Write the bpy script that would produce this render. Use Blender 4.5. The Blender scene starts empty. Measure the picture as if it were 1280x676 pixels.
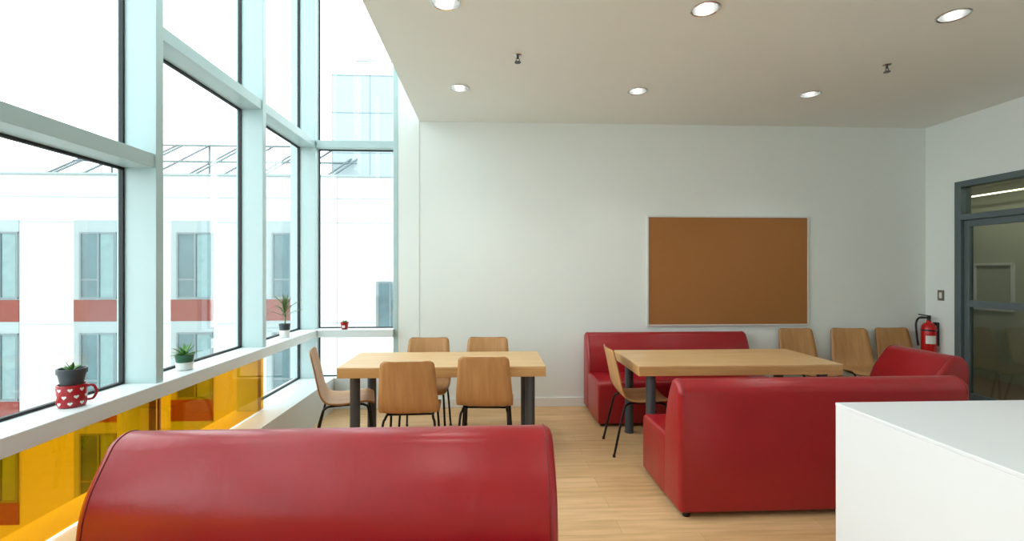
import bpy, math, random
from mathutils import Vector, Matrix
random.seed(4)
scene = bpy.context.scene
COL = scene.collection

# ------------------------------------------------------------------ materials
def lin(c):
    return tuple(((v/255)/12.92 if v/255 <= 0.04045 else (((v/255)+0.055)/1.055)**2.4) for v in c)

def newmat(name):
    m = bpy.data.materials.new(name); m.use_nodes = True
    nt = m.node_tree
    return m, nt, nt.nodes, nt.links, nt.nodes["Principled BSDF"]

def mat(name, rgb, rough=0.5, metal=0.0, var=0.04, nscale=6.0, bump=0.0, bscale=80.0, emit=0.0, coat=0.0, bdist=0.01):
    m, nt, N, L, P = newmat(name)
    c = lin(rgb)
    tc = N.new("ShaderNodeTexCoord")
    nz = N.new("ShaderNodeTexNoise"); nz.inputs["Scale"].default_value = nscale; nz.inputs["Detail"].default_value = 4
    L.new(tc.outputs["Object"], nz.inputs["Vector"])
    r = N.new("ShaderNodeValToRGB")
    r.color_ramp.elements[0].position = 0.3; r.color_ramp.elements[1].position = 0.7
    r.color_ramp.elements[0].color = tuple(v*(1-var) for v in c)+(1,)
    r.color_ramp.elements[1].color = tuple(min(1, v*(1+var)) for v in c)+(1,)
    L.new(nz.outputs["Fac"], r.inputs["Fac"]); L.new(r.outputs["Color"], P.inputs["Base Color"])
    P.inputs["Roughness"].default_value = rough; P.inputs["Metallic"].default_value = metal
    if coat: P.inputs["Coat Weight"].default_value = coat
    if bump:
        b2 = N.new("ShaderNodeTexNoise"); b2.inputs["Scale"].default_value = bscale; b2.inputs["Detail"].default_value = 5
        L.new(tc.outputs["Object"], b2.inputs["Vector"])
        bp = N.new("ShaderNodeBump"); bp.inputs["Strength"].default_value = bump; bp.inputs["Distance"].default_value = bdist
        L.new(b2.outputs["Fac"], bp.inputs["Height"]); L.new(bp.outputs["Normal"], P.inputs["Normal"])
    if emit:
        P.inputs["Emission Color"].default_value = c+(1,); P.inputs["Emission Strength"].default_value = emit
    return m

def wood(name, c1, c2, scale=(3, 40, 40), rough=0.4):
    m, nt, N, L, P = newmat(name)
    tc = N.new("ShaderNodeTexCoord"); mp = N.new("ShaderNodeMapping"); mp.inputs["Scale"].default_value = scale
    L.new(tc.outputs["Object"], mp.inputs["Vector"])
    nz = N.new("ShaderNodeTexNoise"); nz.inputs["Scale"].default_value = 1.0; nz.inputs["Detail"].default_value = 6
    nz.inputs["Distortion"].default_value = 0.4
    L.new(mp.outputs["Vector"], nz.inputs["Vector"])
    r = N.new("ShaderNodeValToRGB")
    r.color_ramp.elements[0].position = 0.3; r.color_ramp.elements[1].position = 0.72
    r.color_ramp.elements[0].color = lin(c1)+(1,); r.color_ramp.elements[1].color = lin(c2)+(1,)
    L.new(nz.outputs["Fac"], r.inputs["Fac"]); L.new(r.outputs["Color"], P.inputs["Base Color"])
    P.inputs["Roughness"].default_value = rough
    return m

def glassmat(name, tint, refl=0.08, rough=0.0):
    m = bpy.data.materials.new(name); m.use_nodes = True
    N = m.node_tree.nodes; L = m.node_tree.links; N.clear()
    out = N.new("ShaderNodeOutputMaterial"); mx = N.new("ShaderNodeMixShader")
    t = N.new("ShaderNodeBsdfTransparent"); t.inputs["Color"].default_value = tuple(tint)+(1,)
    g = N.new("ShaderNodeBsdfGlossy"); g.inputs["Roughness"].default_value = rough
    fr = N.new("ShaderNodeLayerWeight"); fr.inputs["Blend"].default_value = 0.25
    ml = N.new("ShaderNodeMath"); ml.operation = 'MULTIPLY_ADD'; ml.inputs[1].default_value = refl*3; ml.inputs[2].default_value = refl*0.4
    L.new(fr.outputs["Fresnel"], ml.inputs[0]); L.new(ml.outputs[0], mx.inputs["Fac"])
    L.new(t.outputs[0], mx.inputs[1]); L.new(g.outputs[0], mx.inputs[2]); L.new(mx.outputs[0], out.inputs["Surface"])
    return m

def floormat():
    m, nt, N, L, P = newmat("floor_oak_planks")
    tc = N.new("ShaderNodeTexCoord")
    br = N.new("ShaderNodeTexBrick")
    br.inputs["Scale"].default_value = 1.0; br.inputs["Brick Width"].default_value = 1.2
    br.inputs["Row Height"].default_value = 0.15; br.inputs["Mortar Size"].default_value = 0.0012
    br.inputs["Mortar Smooth"].default_value = 0.3; br.offset = 0.37
    br.inputs["Color1"].default_value = lin((220, 184, 138))+(1,)
    br.inputs["Color2"].default_value = lin((206, 168, 120))+(1,)
    br.inputs["Mortar"].default_value = lin((172, 136, 94))+(1,)
    L.new(tc.outputs["Object"], br.inputs["Vector"])
    mp = N.new("ShaderNodeMapping"); mp.inputs["Scale"].default_value = (2.5, 28, 1)
    L.new(tc.outputs["Object"], mp.inputs["Vector"])
    nz = N.new("ShaderNodeTexNoise"); nz.inputs["Scale"].default_value = 1; nz.inputs["Detail"].default_value = 6
    L.new(mp.outputs["Vector"], nz.inputs["Vector"])
    r = N.new("ShaderNodeValToRGB"); r.color_ramp.elements[0].color = (0.78, 0.75, 0.70, 1); r.color_ramp.elements[1].color = (1, 1, 1, 1)
    r.color_ramp.elements[0].position = 0.3; r.color_ramp.elements[1].position = 0.65
    L.new(nz.outputs["Fac"], r.inputs["Fac"])
    mx = N.new("ShaderNodeMix"); mx.data_type = 'RGBA'; mx.blend_type = 'MULTIPLY'; mx.inputs["Factor"].default_value = 1
    L.new(br.outputs["Color"], mx.inputs["A"]); L.new(r.outputs["Color"], mx.inputs["B"])
    L.new(mx.outputs["Result"], P.inputs["Base Color"])
    P.inputs["Roughness"].default_value = 0.42
    P.inputs["Specular IOR Level"].default_value = 0.35
    return m

M_wall = mat("paint_wall_white", (228, 235, 232), 0.7, var=0.01, nscale=1.5, bump=0.03, bscale=200)
M_ceil = mat("paint_ceiling_white", (234, 238, 233), 0.8, var=0.01, nscale=1.5)
M_floor = floormat()
M_alu = mat("aluminium_mullion_white", (176, 200, 202), 0.35, var=0.015)
M_sill = mat("sill_white", (212, 221, 222), 0.4, var=0.01)
M_gasket = mat("rubber_gasket_black", (22, 30, 32), 0.6)
M_glass = glassmat("window_glass_clear", (0.965, 0.99, 0.99), 0.06)
M_amber = glassmat("window_glass_amber", (0.86, 0.56, 0.05), 0.08)
M_red = mat("leather_red", (148, 18, 28), 0.30, var=0.06, nscale=5, bump=0.35, bscale=7, bdist=0.012)
M_redseam = mat("leather_piping_red", (110, 12, 20), 0.4)
M_foot = mat("plastic_foot_black", (20, 20, 20), 0.5)
M_ply = wood("plywood_beech", (174, 126, 76), (194, 148, 96), (30, 4, 4), 0.5)
M_plyedge = mat("plywood_edge", (150, 104, 60), 0.5)
M_top = wood("table_oak_laminate", (200, 162, 112), (218, 182, 132), (2.5, 30, 30), 0.4)
M_edge = wood("table_oak_edge", (184, 142, 88), (202, 160, 104), (2.5, 30, 30), 0.4)
M_leg = mat("steel_leg_grey", (72, 78, 84), 0.4, 0.3)
M_tube = mat("steel_tube_black", (28, 28, 30), 0.3, 0.6)
M_cork = mat("cork_brown", (158, 106, 54), 0.85, var=0.14, nscale=140, bump=0.2, bscale=250)
M_silver = mat("aluminium_frame", (216, 218, 216), 0.35, 0.3)
M_chrome = mat("chrome", (225, 225, 225), 0.2, 1.0)
M_refl = mat("reflector_aluminium", (190, 192, 190), 0.22, 1.0)
M_white = mat("laminate_white", (220, 226, 230), 0.35, var=0.005)
M_doorf = mat("door_frame_grey", (92, 106, 110), 0.4, 0.2)
M_dglass = glassmat("door_glass", (0.78, 0.82, 0.78), 0.12)
M_extred = mat("extinguisher_red", (190, 22, 26), 0.25)
M_black = mat("plastic_black", (18, 18, 18), 0.4)
M_label = mat("label_white", (225, 225, 220), 0.5)
M_switch = mat("switch_plate", (120, 112, 100), 0.4, 0.4)
M_green = mat("leaf_green", (72, 124, 54), 0.5, var=0.3, nscale=30)
M_greend = mat("leaf_dark_green", (78, 102, 48), 0.5, var=0.3, nscale=30)
M_potg = mat("pot_green", (30, 92, 62), 0.4)
M_potd = mat("pot_dark", (48, 56, 62), 0.5)
M_potw = mat("pot_white", (225, 228, 226), 0.35)
M_mug = mat("mug_red", (160, 16, 30), 0.25)
M_fac = mat("facade_white_panel", (178, 182, 182), 0.8, var=0.02, nscale=0.6)
M_facg = mat("facade_grey_panel", (140, 154, 156), 0.8, var=0.02)
M_facr = mat("facade_redbrown_panel", (112, 48, 38), 0.8, var=0.05)
M_fwin = mat("facade_window_glass", (60, 90, 96), 0.15, var=0.3, nscale=1.2)
M_curt = mat("facade_curtain", (110, 136, 138), 0.7, var=0.1, nscale=5)
M_ffr = mat("facade_window_frame", (98, 112, 116), 0.5)
M_tower = mat("facade_tower_metal", (146, 160, 165), 0.8, var=0.02)
M_towerj = mat("facade_tower_joint", (122, 136, 142), 0.8)
M_rack = mat("roof_rack_steel", (96, 110, 114), 0.5, 0.3)
M_ground = mat("ground_pavement", (170, 170, 165), 0.9)
M_corr = mat("corridor_paint_olive", (156, 158, 140), 0.8)
M_corrf = mat("corridor_floor", (110, 90, 72), 0.5)
M_strip = mat("corridor_strip_lamp", (255, 240, 210), 0.5, emit=5)
M_trim = mat("trim_white", (228, 232, 230), 0.5, var=0.005)

# ------------------------------------------------------------------ mesh helpers
import bmesh
def obj(name, verts, faces, m, parent=None, smooth=False, bevel=0, seg=2, ang=40):
    me = bpy.data.meshes.new(name); me.from_pydata([tuple(v) for v in verts], [], faces); me.update()
    bm = bmesh.new(); bm.from_mesh(me); bmesh.ops.recalc_face_normals(bm, faces=bm.faces); bm.to_mesh(me); bm.free()
    o = bpy.data.objects.new(name, me); COL.objects.link(o)
    me.materials.append(m)
    if smooth:
        for p in me.polygons: p.use_smooth = True
    if bevel:
        b = o.modifiers.new("bevel", 'BEVEL'); b.width = bevel; b.segments = seg; b.limit_method = 'ANGLE'; b.angle_limit = math.radians(ang)
    if parent: o.parent = parent
    return o

def empty(name, loc=(0, 0, 0), rot=0.0):
    e = bpy.data.objects.new(name, None); COL.objects.link(e)
    e.location = loc; e.rotation_euler = (0, 0, rot); e.empty_display_size = 0.1
    return e

BF = [(0,1,2,3),(4,7,6,5),(0,4,5,1),(1,5,6,2),(2,6,7,3),(3,7,4,0)]
def boxv(x0,x1,y0,y1,z0,z1):
    return [(x0,y0,z0),(x1,y0,z0),(x1,y1,z0),(x0,y1,z0),(x0,y0,z1),(x1,y0,z1),(x1,y1,z1),(x0,y1,z1)]
def box(name,x0,x1,y0,y1,z0,z1,m,parent=None,bevel=0,smooth=False):
    return obj(name, boxv(x0,x1,y0,y1,z0,z1), BF, m, parent, smooth, bevel)
def boxes(name, lst, m, parent=None, bevel=0):
    V=[];F=[]
    for b in lst:
        k=len(V); V+=boxv(*b); F+=[tuple(i+k for i in f) for f in BF]
    return obj(name,V,F,m,parent,False,bevel)

def lathe(name, prof, m, parent=None, n=32, c=(0,0,0), smooth=True, cap=True):
    V=[];F=[]
    for (r,z) in prof:
        for i in range(n):
            a=2*math.pi*i/n; V.append((c[0]+r*math.cos(a), c[1]+r*math.sin(a), c[2]+z))
    for j in range(len(prof)-1):
        for i in range(n):
            a=j*n+i; b=j*n+(i+1)%n; F.append((a,b,b+n,a+n))
    if cap:
        F.append(tuple(range(n-1,-1,-1))); F.append(tuple(range((len(prof)-1)*n, len(prof)*n)))
    o=obj(name,V,F,m,parent,smooth)
    e=o.modifiers.new("es",'EDGE_SPLIT'); e.split_angle=math.radians(40)
    return o

def catmull(pts, n=6):
    P=[Vector(p) for p in pts]; out=[]
    for i in range(len(P)-1):
        p0=P[max(i-1,0)];p1=P[i];p2=P[i+1];p3=P[min(i+2,len(P)-1)]
        for k in range(n):
            t=k/n
            out.append(0.5*((2*p1)+(-p0+p2)*t+(2*p0-5*p1+4*p2-p3)*t*t+(-p0+3*p1-3*p2+p3)*t**3))
    out.append(P[-1]); return out

def tubeg(pts, r, n=10, smoothn=0):
    P=catmull(pts,smoothn) if smoothn else [Vector(p) for p in pts]
    V=[];F=[]; up=None
    for i,p in enumerate(P):
        d=(P[min(i+1,len(P)-1)]-P[max(i-1,0)]).normalized()
        if up is None:
            up=d.orthogonal().normalized()
        up=(up-d*up.dot(d)).normalized(); s=d.cross(up)
        for k in range(n):
            a=2*math.pi*k/n; V.append(p+up*(r*math.cos(a))+s*(r*math.sin(a)))
    for i in range(len(P)-1):
        for k in range(n):
            a=i*n+k;b=i*n+(k+1)%n; F.append((a,b,b+n,a+n))
    F.append(tuple(range(n-1,-1,-1))); F.append(tuple(range((len(P)-1)*n,len(P)*n)))
    return V,F
def tubes(name, paths, r, m, parent=None, smoothn=0, n=10):
    V=[];F=[]
    for p in paths:
        v,f=tubeg(p,r,n,smoothn); k=len(V); V+=v; F+=[tuple(i+k for i in q) for q in f]
    return obj(name,V,F,m,parent,True)

def extr(name, prof, x0, x1, m, parent=None, bevel=0.0, seg=4):
    n=len(prof); V=[(x0,y,z) for y,z in prof]+[(x1,y,z) for y,z in prof]
    F=[(i,(i+1)%n,(i+1)%n+n,i+n) for i in range(n)]
    F.append(tuple(range(n-1,-1,-1))); F.append(tuple(range(n,2*n)))
    return obj(name,V,F,m,parent,True,bevel,seg,50)

# ------------------------------------------------------------------ room shell
D=5.28; XR=4.99; XI=-1.875; XG=-2.05; ZC=3.13; XC=-0.77; YB=-3.0; ZT=6.4
box("floor",-2.3,XR+0.15,YB-0.15,D+0.2,-0.15,0,M_floor)
box("wall_back",XC,XR+0.15,D,D+0.18,0,ZC+0.25,M_wall)
box("wall_front",-2.3,XR+0.15,YB-0.15,YB,0,ZT,M_wall)
boxes("wall_right",[(XR,XR+0.12,4.92,D,0,ZC+0.2),(XR,XR+0.12,2.9,4.92,2.443,ZC+0.2),(XR,XR+0.12,YB,2.9,0,ZC+0.2)],M_wall)
box("wall_left",-2.12,-1.69,YB,D,0,0.335,M_sill)
box("wall_low",-2.12,-1.03,D,D+0.2,0,0.335,M_sill)
box("wall_fascia",XC,XC+0.12,YB,D,ZC+0.25,ZT,M_wall)
box("column",-1.0,XC,D-0.005,D+0.25,0,ZT,M_wall)
box("roof_slab",-2.2,XC+0.12,YB,D+0.25,ZT,ZT+0.15,M_ceil)
box("baseboard_back",XC,XR,D-0.015,D,0,0.10,M_trim,bevel=0.003)
boxes("baseboard_right",[(XR-0.015,XR,4.93,D-0.015,0,0.10),(XR-0.015,XR,YB,2.89,0,0.10)],M_trim)

# ceiling with real recesses for the downlights
LX=[-0.27,1.34,2.955]; LYs=[4.30,2.93,1.56,0.19,-1.18,-2.3]
spots=[(x,y) for y in LYs for x in LX+[4.4] if not (x==4.4 and y>2)]
ceil=box("ceiling",XC+0.0,XR+0.12,YB,D,ZC,ZC+0.25,M_ceil)
cv=[];cf=[]
n=32
for (x,y) in spots:
    k=len(cv)
    for z in (ZC-0.05,ZC+0.14):
        for i in range(n):
            a=2*math.pi*i/n; cv.append((x+0.078*math.cos(a),y+0.078*math.sin(a),z))
    for i in range(n): cf.append((k+i,k+(i+1)%n,k+n+(i+1)%n,k+n+i))
    cf.append(tuple(k+i for i in range(n-1,-1,-1))); cf.append(tuple(k+n+i for i in range(n)))
cut=obj("cutter",cv,cf,M_ceil)
bo=ceil.modifiers.new("b",'BOOLEAN'); bo.object=cut; bo.operation='DIFFERENCE'; bo.solver='EXACT'
dg=bpy.context.evaluated_depsgraph_get()
me=bpy.data.meshes.new_from_object(ceil.evaluated_get(dg)); ceil.modifiers.clear(); ceil.data=me
bpy.data.objects.remove(cut)

for (x,y) in spots:
    e=empty("recessed_downlight",(x,y,ZC))
    lathe("trim_ring",[(0.076,0.0),(0.076,-0.006),(0.085,-0.009),(0.091,-0.006),(0.090,-0.0005)],M_chrome,e,cap=False)
    lathe("reflector",[(0.076,-0.006),(0.073,0.02),(0.067,0.055),(0.056,0.085),(0.048,0.11)],M_refl,e,cap=False)
    lathe("lamp_holder",[(0.050,0.105),(0.050,0.125)],M_refl,e,n=20)
    ld=bpy.data.lights.new("downlight","AREA"); ld.shape='DISK'; ld.size=0.055; ld.energy=4.5; ld.color=(1,0.98,0.94)
    lo=bpy.data.objects.new("light",ld); COL.objects.link(lo); lo.parent=e; lo.location=(0,0,0.075)

for (x,y) in [(0.21,3.62),(3.14,3.66)]:
    e=empty("fire_sprinkler",(x,y,ZC))
    lathe("escutcheon",[(0.032,0.0),(0.032,-0.004),(0.02,-0.012),(0.010,-0.014)],M_chrome,e)
    lathe("body",[(0.009,-0.012),(0.009,-0.03),(0.005,-0.034)],M_leg,e,n=16)
    tubes("yoke",[[(0.009,0,-0.028),(0.014,0,-0.04),(0.003,0,-0.056)],[(-0.009,0,-0.028),(-0.014,0,-0.04),(-0.003,0,-0.056)]],0.003,M_leg,e)
    lathe("deflector",[(0.024,-0.056),(0.024,-0.061)],M_leg,e,n=16)

# ------------------------------------------------------------------ curtain wall windows (left)
ys=[-3.0,-2.27,-0.99,0.29,1.57,2.85,4.12,5.28]
mulls=[-2.27,-0.99,0.29,1.57,2.85,4.12]
for i in range(len(ys)-1):
    y0=ys[i]; y1=ys[i+1]
    a0=y0 if i>0 else y0; a1=(y1-0.06) if i<len(ys)-2 else y1
    w=empty("window_%d"%(i+1),(0,0,0))
    low = y1<=2.86
    tz=(2.077,2.156) if low else (2.83,2.91)
    rows=[(0.865,tz[0]),(tz[1],4.75),(4.83,ZT)]
    frame=[(XG-0.04,XI-0.01,a0,a1,tz[0],tz[1]),(XG-0.04,XI-0.01,a0,a1,4.75,4.83)]
    boxes("transom",frame,M_alu,w,0.003)
    g=[];k=[]
    for z0,z1 in rows+[(0.335,0.79)]:
        if z0==0.335 and i!=6: continue
        g.append((XG-0.012,XG-0.006,a0+0.004,a1-0.004,z0+0.004,z1-0.004))
        t=0.014
        k+=[(XG-0.02,XG+0.003,a0,a0+t,z0,z1),(XG-0.02,XG+0.003,a1-t,a1,z0,z1),(XG-0.02,XG+0.003,a0+t,a1-t,z0,z0+t),(XG-0.02,XG+0.003,a0+t,a1-t,z1-t,z1)]
    boxes("glass",g,M_glass,w); boxes("gasket",k,M_gasket,w)
    if i<6:
        box("amber_panel",XI-0.03,XI-0.022,y0+0.004,y1-0.004,0.345,0.78,M_amber,w)
        boxes("amber_bead",[(XI-0.036,XI-0.018,y0,y0+0.004,0.335,0.79)],M_edge,w)
e=empty("window_mullions")
boxes("mullions",[(XG-0.04,XI,y-0.06,y,0.79,ZT) for y in mulls]+[(XG-0.04,XI-0.04,y-0.06,y,0.335,0.79) for y in mulls],M_alu,e,0.003)
box("corner_post",XG-0.10,XI-0.01,D,D+0.14,0.335,ZT,M_alu,e,0.003)
box("window_sill_left",XG-0.04,XI+0.03,YB,D+0.0,0.785,0.865,M_sill,bevel=0.004)
# back-facing window
w=empty("window_8")
YG=D+0.10
boxes("transom",[(XI,-1.03,D+0.0,YG+0.04,2.83,2.91),(XI,-1.03,D,YG+0.04,4.75,4.83)],M_alu,w,0.003)
box("jamb",-1.05,-1.0,D-0.01,YG+0.05,0.335,ZT,M_alu,w,0.003)
box("sill",XI+0.03,-1.04,D-0.07,YG+0.04,0.785,0.865,M_sill,w,0.004)
g=[];k=[]
for z0,z1 in [(0.335,0.785),(0.865,2.83),(2.91,4.75),(4.83,ZT)]:
    x0,x1=XI-0.005,-1.05;t=0.012
    g.append((x0,x1,YG,YG+0.006,z0,z1))
    k+=[(x0,x0+t,YG-0.008,YG+0.012,z0,z1),(x1-t,x1,YG-0.008,YG+0.012,z0,z1),(x0+t,x1-t,YG-0.008,YG+0.012,z0,z0+t),(x0+t,x1-t,YG-0.008,YG+0.012,z1-t,z1)]
boxes("glass",g,M_glass,w); boxes("gasket",k,M_gasket,w)

# ------------------------------------------------------------------ exterior
FY=15.0
b=empty("neighbouring_building")
box("facade",-40,3,FY,FY+6,-9,4.4,M_fac,b)
box("parapet_cap",-40,3,FY-0.05,FY+0.2,4.38,4.44,M_facg,b)
boxes("panel_joints",[(-40,3,FY-0.006,FY,z,z+0.02) for z in (3.7,2.95,-0.12,-3.3)]+[(x,x+0.02,FY-0.006,FY,-9,4.4) for x in (-10.4,-7.55,-4.7,-2.2)],M_facg,b)
wx=[-6.2-2.82*i for i in range(10)]
gp=[];rp=[];wg=[];cu=[];fr=[]
for x in wx:
    for zt in (2.65,-0.38,-3.40):
        x0,x1=x-0.62,x+0.62
        gp.append((x0,x1,FY-0.02,FY,zt-2.03,zt+0.36))
        rp.append((x0,x1,FY-0.03,FY,zt-2.68,zt-2.03))
        wg.append((x0+0.2,x1-0.02,FY-0.03,FY-0.01,zt-1.98,zt-0.02))
        cu.append((x+0.16,x1-0.08,FY-0.034,FY-0.02,zt-1.95,zt-0.05))
        for a,c in ((x0+0.18,x0+0.23),(x+0.08,x+0.13),(x1-0.05,x1)): fr.append((a,c,FY-0.06,FY-0.02,zt-2.0,zt))
        for z in (zt-2.0,zt-0.05,zt-1.45): fr.append((x0+0.18,x1 if z!=zt-1.45 else x+0.1,FY-0.055,FY-0.02,z,z+0.05))
boxes("grey_panels",gp,M_facg,b); boxes("red_panels",rp,M_facr,b); boxes("window_glass",wg,M_fwin,b); boxes("curtains",cu,M_curt,b); boxes("window_frames",fr,M_ffr,b)
boxes("side_window",[(-3.45,-2.5,FY-0.03,FY,-0.35,1.1)],M_fwin,b)
boxes("side_window_frame",[(-3.5,-2.45,FY-0.05,FY-0.0,1.1,1.16),(-3.5,-3.42,FY-0.05,FY,-0.4,1.1),(-3.1,-3.05,FY-0.05,FY,-0.35,1.1)],M_ffr,b)
box("penthouse",-5.5,2,17,21,4.3,8.35,M_tower,b)
boxes("penthouse_joints",[(-5.52,2,16.985,17,z,z+0.02) for z in (5.6,7.0,8.3)]+[(x,x+0.02,16.985,17,4.3,8.35) for x in (-5.5,-4.2,-2.9)],M_towerj,b)
tubes("roof_railing",[[(-4.7,17.2,8.3),(-4.7,17.2,8.9)],[(-3.2,17.2,8.3),(-3.2,17.2,8.9)],[(-4.7,17.2,8.9),(2,17.2,8.9)],[(-1.7,17.2,8.3),(-1.7,17.2,8.9)]],0.02,M_towerj,b)
pth=[]
for i in range(9):
    x=-14.6+i*1.12
    pth.append([(x,16.0,4.4),(x+1.25,17.6,5.95)])
    if i%3==0: pth.append([(x+1.25,17.6,5.95),(x+1.25,17.6,4.4)])
    if i%2==0: pth.append([(x+0.2,16.0,4.4),(x+1.45,17.6,5.95)])
pth.append([(-13.4,17.6,5.95),(-4.0,17.6,5.95)]); pth.append([(-14.6,16.0,4.5),(-5.2,16.0,4.5)]); pth.append([(-14.0,16.8,5.2),(-4.6,16.8,5.2)])
tubes("solar_rack",pth,0.035,M_rack,b,n=6)
box("ground",-60,40,-30,60,-9.2,-9,M_ground)

# corridor behind the glazed door
c=empty("corridor")
boxes("corridor_walls",[(6.9,7.0,1.5,7.5,0,2.66),(XR+0.12,7.0,1.4,1.5,0,2.66),(XR+0.15,7.0,7.5,7.6,0,2.66),(XR+0.15,XR+0.19,D,7.5,0,2.66)],M_corr,c)
box("corridor_floor",XR+0.15,7.0,1.5,7.5,-0.1,-0.001,M_corrf,c)
box("corridor_ceiling",XR+0.12,7.0,1.5,7.5,2.66,2.76,M_corr,c)
box("strip_lamp",6.56,6.59,2.0,7.3,2.50,2.515,M_strip,c)
boxes("strip_hangers",[(6.57,6.58,y,y+0.01,2.51,2.66) for y in (2.5,4.5,6.5)],M_silver,c)
bx=[(6.87,6.9,6.0,6.03,0.95,1.6),(6.87,6.9,6.5,6.53,0.95,1.6),(6.87,6.9,6.03,6.5,0.95,0.98),(6.87,6.9,6.03,6.5,1.57,1.6)]
boxes("notice_frame",bx,M_silver,c)
ld=bpy.data.lights.new("corridor_lamp","AREA"); ld.shape='RECTANGLE'; ld.size=0.05; ld.size_y=4; ld.energy=22; ld.color=(1,0.98,0.88)
lo=bpy.data.objects.new("lamp",ld); COL.objects.link(lo); lo.location=(6.2,4.6,2.63); lo.parent=c

d=empty("door_1")
x0,x1=XR-0.02,XR+0.10
boxes("frame",[(x0,x1,4.85,4.92,0,2.443),(x0,x1,2.9,2.97,0,2.443),(x0,x1,2.97,4.85,2.38,2.443),(x0,x1,2.97,4.85,2.03,2.09),(x0,x1,3.86,3.93,0,2.03),(x0,x1,3.86,3.93,2.09,2.38)],M_doorf,d,0.003)
boxes("leaf",[(x0+0.03,x1-0.04,4.79,4.845,0.01,2.025),(x0+0.03,x1-0.04,3.935,3.99,0.01,2.025),(x0+0.03,x1-0.04,3.99,4.79,1.96,2.025),(x0+0.03,x1-0.04,3.99,4.79,0.01,0.22),(x0+0.03,x1-0.04,3.99,4.79,1.12,1.19)],M_doorf,d,0.003)
boxes("glass",[(XR+0.035,XR+0.042,3.99,4.79,0.22,1.12),(XR+0.035,XR+0.042,3.99,4.79,1.19,1.96),(XR+0.035,XR+0.042,3.93,4.85,2.09,2.38),(XR+0.035,XR+0.042,2.97,3.86,0.0,2.03),(XR+0.035,XR+0.042,2.97,3.86,2.09,2.38)],M_dglass,d)
tubes("handle",[[(XR+0.01,4.03,0.98),(XR-0.05,4.03,0.98),(XR-0.05,4.15,0.98)]],0.01,M_chrome,d)

# ------------------------------------------------------------------ corkboard
k=empty("cork_board",(0,0,0))
bx0,bx1,bz0,bz1=1.745,3.60,0.88,2.11; t=0.018
box("cork",bx0+t,bx1-t,D-0.016,D-0.001,bz0+t,bz1-t,M_cork,k)
boxes("frame",[(bx0,bx0+t,D-0.024,D-0.001,bz0,bz1),(bx1-t,bx1,D-0.024,D-0.001,bz0,bz1),(bx0+t,bx1-t,D-0.024,D-0.001,bz0,bz0+t),(bx0+t,bx1-t,D-0.024,D-0.001,bz1-t,bz1)],M_silver,k,0.002)

# ------------------------------------------------------------------ sofas
def arc(cy,cz,r,a0,a1,n):
    return [(cy+r*math.cos(math.radians(a0+(a1-a0)*i/n)),cz+r*math.sin(math.radians(a0+(a1-a0)*i/n))) for i in range(n+1)]
def sofa(name,loc,rot,w,h=0.83,depth=0.71,thick=0.262,R=0.085,full=0.0,endr=0.028):
    e=empty(name,loc,rot)
    top=arc(R,h-R,R,175,50,12)
    k=(thick-2*R)
    f=full
    inner=[top[-1],(2*R+k*(0.26+f*.2)-0.004,h-R+0.0-0.02),(2*R+k*(0.64+f*.18),h-R-0.11),(2*R+k*(0.88+f*.10),h-R-0.20),(thick,0.44)]
    sm=[(v.y,v.z) for v in catmull([(0,a,b_) for a,b_ in inner],6)]
    prof=[(0.0,0.03),(0.0,h-R-0.01)]+top[:-1]+sm+[(thick,0.03)]
    extr("backrest",prof,-w/2,w/2,M_red,e,endr,6)
    sp=[(thick-0.04,0.03),(thick-0.04,0.425)]+[(thick+0.05,0.436)]+arc(depth-0.05,0.386,0.05,90,0,7)+[(depth,0.03)]
    extr("seat",sp,-w/2+0.003,w/2-0.003,M_red,e,0.018,4)
    P=[]
    for sx in (-1,1):
        P.append([(sx*(w/2-endr+0.001),y,z+0.0005) for y,z in prof[1:len(prof)-1]])
    tubes("piping",P,0.0028,M_redseam,e,n=6)
    for i,(x,y) in enumerate([(-w/2+0.06,0.05),(w/2-0.06,0.05),(-w/2+0.06,depth-0.06),(w/2-0.06,depth-0.06)]):
        lathe("foot_%d"%(i+1),[(0.022,0.0),(0.026,0.035)],M_foot,e,n=16,c=(x,y,0))
    return e
sofa("red_sofa",((-1.53+0.265)/2,2.19,0),math.pi,1.795,thick=0.37,R=0.13,full=1.0,endr=0.035)
sofa("red_sofa",((1.14+2.98)/2,2.84,0),0,1.84)
sofa("red_sofa",((1.03+2.80)/2,5.255,0),math.pi,1.77)
sofa("red_armchair",(3.74,3.88,0),math.pi/2,0.62,thick=0.34,R=0.10,full=.3)

# ------------------------------------------------------------------ tables
def table(loc,w,dp):
    e=empty("dining_table",loc)
    box("tabletop",-w/2,w/2,-dp/2,dp/2,0.733,0.75,M_top,e,0.004)
    box("edge_band",-w/2+0.001,w/2-0.001,-dp/2+0.001,dp/2-0.001,0.668,0.7335,M_edge,e,0.003)
    for i,(sx,sy) in enumerate([(-1,-1),(1,-1),(-1,1),(1,1)]):
        lathe("leg_%d"%(i+1),[(0.042,0.0),(0.042,0.012),(0.039,0.014),(0.039,0.67)],M_leg,e,n=28,c=(sx*(w/2-0.12),sy*(dp/2-0.08),0))
    return e
table((-0.37,4.10,0),1.62,0.70)
table((2.0,4.10,0),1.66,0.76)

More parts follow.
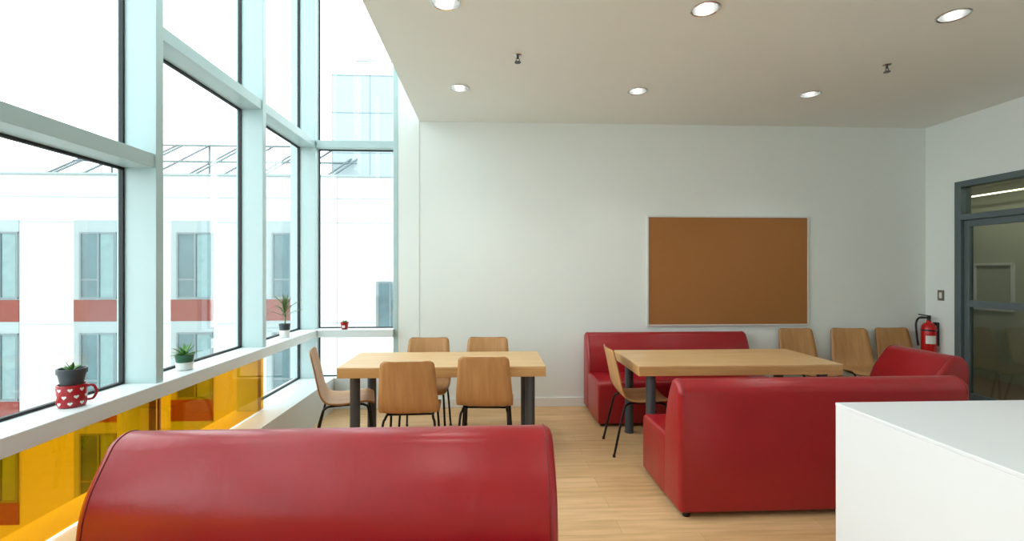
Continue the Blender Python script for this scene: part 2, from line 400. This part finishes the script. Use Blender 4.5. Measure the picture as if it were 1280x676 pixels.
# ------------------------------------------------------------------ chairs
prof=[(-.262,.85),(-.235,.74),(-.205,.60),(-.182,.52),(-.14,.462),(-.06,.443),(.06,.445),(.15,.453),(.205,.445),(.228,.425)]
hwk=[.190,.200,.212,.218,.218,.217,.216,.215,.21,.205]
import bisect
def chair(loc,rot):
    e=empty("dining_chair",loc,rot)
    pts=catmull([(0,a,b_) for a,b_ in prof],7); hs=[v.x for v in catmull([(h,0,0) for h in hwk],7)]
    L=[0]
    for i in range(1,len(pts)): L.append(L[-1]+(pts[i]-pts[i-1]).length)
    T=L[-1]
    samp=[0.05*(1-math.cos(math.pi/2*i/7)) for i in range(8)]
    samp=samp+[0.05+(T-0.1)*i/34 for i in range(1,34)]+[T-s for s in reversed(samp)]
    def at(s):
        j=min(max(bisect.bisect_right(L,s)-1,0),len(L)-2); t=(s-L[j])/(L[j+1]-L[j]); return pts[j].lerp(pts[j+1],t), hs[j]*(1-t)+hs[j+1]*t
    V=[];F=[];nv=13
    for s in samp:
        p,h=at(s); dd=min(s,T-s)
        if dd<0.03: h=h-0.03+math.sqrt(max(0,0.03**2-(0.03-dd)**2))
        bk=max(0,min(1,(p.z-0.46)/0.15))
        for j in range(nv):
            u=-1+2*j/(nv-1)
            V.append((u*h,p.y-0.018*(1-u*u)*bk+0.006*bk,p.z-0.010*(1-u*u)*(1-bk)))
    for i in range(len(samp)-1):
        for j in range(nv-1):
            a=i*nv+j; F.append((a,a+1,a+nv+1,a+nv))
    o=obj("shell",V,F,M_ply,e,True)
    o.data.materials.append(M_plyedge)
    s=o.modifiers.new("s",'SOLIDIFY'); s.thickness=0.012; s.offset=0; s.material_offset_rim=1
    P=[]
    for sx in (-1,1):
        P.append([(sx*.205,.225,0.008),(sx*.185,.185,.36),(sx*.175,.155,.415),(sx*.17,.09,.424),(sx*.17,-.09,.422),(sx*.175,-.145,.408),(sx*.19,-.175,.35),(sx*.21,-.255,0.008)])
    P2=[[(-.17,.10,.424),(.17,.10,.424)],[(-.17,-.09,.422),(.17,-.09,.422)]]
    tubes("leg_frame",P,0.0095,M_tube,e,5); tubes("cross_bars",P2,0.008,M_tube,e)
    for i,(x,y) in enumerate([(.205,.225),(-.205,.225),(.21,-.255),(-.21,-.255)]):
        lathe("cap_%d"%(i+1),[(0.013,0),(0.011,0.02)],M_foot,e,n=12,c=(x,y,0))
    return e
chair((-0.60,3.72,0),math.radians(2))
chair((-0.03,3.88,0),math.radians(-4))
chair((-0.59,4.42,0),math.radians(180))
chair((-0.03,4.42,0),math.radians(178))
chair((-1.20,4.06,0),math.radians(-76))
chair((1.26,4.02,0),math.radians(-92))
chair((3.42,4.98,0),math.radians(180))
chair((3.99,4.96,0),math.radians(172))
chair((4.54,4.98,0),math.radians(180))

# ------------------------------------------------------------------ counter
k=empty("kitchen_island")
box("body",1.571,3.6,-0.6,2.114,0,0.885,M_white,k,0.002)
box("countertop",1.57,3.62,-0.62,2.115,0.885,0.90,M_white,k,0.002)

# ------------------------------------------------------------------ fire extinguisher & switch
fe=empty("fire_extinguisher",(XR-0.105,5.13,0.56))
lathe("cylinder",[(0.05,0),(0.066,0.004),(0.07,0.015),(0.07,0.29),(0.064,0.325),(0.045,0.352),(0.022,0.365),(0.022,0.385)],M_extred,fe)
lathe("valve",[(0.018,0.385),(0.018,0.425),(0.010,0.43)],M_black,fe,n=16)
box("handle_lower",-0.11,0.02,-0.012,0.012,0.405,0.418,M_black,fe,0.003)
obj("handle_upper",[(-0.115,-.011,.445),(0.02,-.011,.425),(0.02,.011,.425),(-0.115,.011,.445),(-0.115,-.011,.458),(0.02,-.011,.438),(0.02,.011,.438),(-0.115,.011,.458)],BF,M_black,fe,False,0.003)
tubes("hose",[[(0.0,-0.015,0.41),(-0.06,0.04,0.415),(-0.10,0.05,0.35),(-0.095,0.045,0.2),(-0.085,0.04,0.10)]],0.010,M_black,fe,6)
V=[];F=[]
for i in range(9):
    a=math.radians(205+i*10)
    for z in (0.13,0.22): V.append((0.0712*math.cos(a),0.0712*math.sin(a),z))
for i in range(8): F.append((2*i,2*i+2,2*i+3,2*i+1))
obj("label",V,F,M_label,fe,True)
lathe("strap",[(0.0705,0.27),(0.0725,0.27),(0.0725,0.285),(0.0705,0.285)],M_black,fe,cap=False)
box("wall_bracket",0.068,0.105,-0.02,0.02,0.1,0.36,M_black,fe)
sw=empty("light_switch",(XR,5.09,1.225))
box("plate",-0.006,0,-0.038,0.038,-0.058,0.058,M_switch,sw,0.002)
box("rocker",-0.011,-0.005,-0.016,0.016,-0.032,0.032,M_label,sw,0.002)

# ------------------------------------------------------------------ plants
def leafg(base,az,length,w,lift,droop,n=8):
    V=[];F=[]; d=Vector((math.cos(az),math.sin(az),0)); s=Vector((-math.sin(az),math.cos(az),0))
    for i in range(n+1):
        t=i/n; p=Vector(base)+d*(length*t*math.cos(lift))+Vector((0,0,length*(t*math.sin(lift)-droop*t*t)))
        ww=w*(0.35+1.3*t if t<0.5 else 1.0*(1-t)*2)*0.5
        V+= [p-s*ww, p+Vector((0,0,-ww*0.3)), p+s*ww]
    for i in range(n):
        a=i*3; F+=[(a,a+1,a+4,a+3),(a+1,a+2,a+5,a+4)]
    return V,F
def leaves(name,lst,m,parent):
    V=[];F=[]
    for a in lst:
        v,f=leafg(*a); k=len(V); V+=v; F+=[tuple(i+k for i in q) for q in f]
    o=obj(name,V,F,m,parent,True); s=o.modifiers.new("s",'SOLIDIFY'); s.thickness=0.0015
SZ=0.865
e=empty("heart_mug_planter",(-1.955,2.34,SZ),math.radians(-12))
lathe("mug",[(0.038,0),(0.050,0.004),(0.055,0.02),(0.056,0.105),(0.051,0.105),(0.048,0.02),(0.0,0.012)],M_mug,e)
tubes("handle",[[(0.037,0.037,0.088),(0.052,0.053,0.09),(0.062,0.062,0.06),(0.052,0.055,0.028),(0.037,0.037,0.025)]],0.006,M_mug,e,6)
HV=[];HF=[]
for row,z in enumerate((0.022,0.052,0.084)):
    for i in range(8):
        a0=2*math.pi*(i+0.5*(row%2))/8; k=len(HV); q=[]
        for j in range(16):
            t=2*math.pi*j/16; hx=16*math.sin(t)**3; hy=13*math.cos(t)-5*math.cos(2*t)-2*math.cos(3*t)-math.cos(4*t)
            a=a0+hx*0.0006/0.056; r=0.0567; HV.append((r*math.cos(a),r*math.sin(a),z+hy*0.0006)); q.append(k+j)
        HF.append(tuple(q))
obj("hearts",HV,HF,M_label,e)
lathe("inner_pot",[(0.030,0.04),(0.042,0.105),(0.052,0.155),(0.057,0.155),(0.057,0.178),(0.050,0.178),(0.048,0.165),(0.0,0.163)],M_potd,e)
leaves("leaves",[((0,0,0.163),random.uniform(0,6.28),random.uniform(.035,.065),0.014,random.uniform(.5,1.3),0.1) for _ in range(18)],M_green,e)
e=empty("potted_succulent",(-1.955,3.17,SZ))
lathe("pot",[(0.040,0),(0.046,0.004),(0.050,0.05),(0.048,0.05)],M_potw,e)
lathe("pot_upper",[(0.047,0.05),(0.055,0.095),(0.058,0.098),(0.052,0.098),(0.050,0.088),(0.0,0.088)],M_potg,e)
leaves("leaves",[((0,0,0.088),i*2.4,random.uniform(.08,.13),0.022,random.uniform(.35,1.2),0.25) for i in range(22)],M_green,e)
e=empty("potted_dracaena",(-1.95,4.66,SZ))
lathe("pot",[(0.036,0),(0.042,0.004),(0.046,0.07),(0.044,0.07)],M_potw,e)
lathe("pot_rim",[(0.045,0.07),(0.050,0.12),(0.053,0.12),(0.053,0.128),(0.047,0.128),(0.045,0.115),(0.0,0.115)],M_potd,e)
tubes("stem",[[(0,0,0.11),(0.006,0,0.18),(0.0,0.004,0.28)]],0.006,M_greend,e,4)
leaves("leaves",[((0,0,random.uniform(.19,.29)),i*2.4,random.uniform(.14,.25),0.014,random.uniform(.3,1.4),0.22) for i in range(26)],M_greend,e)
e=empty("small_red_pot_plant",(-1.57,5.27,SZ))
lathe("pot",[(0.028,0),(0.034,0.005),(0.040,0.06),(0.043,0.06),(0.043,0.078),(0.038,0.078),(0.036,0.066),(0.0,0.066)],M_mug,e)
leaves("leaves",[((0,0,0.066),i*2.4,random.uniform(.035,.06),0.016,random.uniform(.4,1.3),0.2) for i in range(14)],M_green,e)
box("label",-0.014,0.014,-0.044,-0.036,0.02,0.045,M_label,e)

# ------------------------------------------------------------------ world & camera
wd=bpy.data.worlds.new("overcast_sky"); scene.world=wd; wd.use_nodes=True
N=wd.node_tree.nodes; L=wd.node_tree.links; bg=N["Background"]
tc=N.new("ShaderNodeTexCoord"); sp=N.new("ShaderNodeSeparateXYZ"); r=N.new("ShaderNodeValToRGB")
L.new(tc.outputs["Generated"],sp.inputs[0]); L.new(sp.outputs["Z"],r.inputs["Fac"])
r.color_ramp.elements[0].color=(0.86,0.92,0.93,1); r.color_ramp.elements[1].color=(0.96,0.99,1,1)
L.new(r.outputs["Color"],bg.inputs["Color"]); bg.inputs["Strength"].default_value=3.8

cam=bpy.data.cameras.new("camera"); co=bpy.data.objects.new("camera",cam); COL.objects.link(co)
co.location=(0,0,1.5); co.rotation_euler=(math.pi/2,0,-math.atan(0.046))
cam.sensor_width=36; cam.lens=36*600/1280; cam.clip_start=0.05; cam.clip_end=300
scene.camera=co
scene.view_settings.view_transform='Standard'
scene.view_settings.exposure=0.2
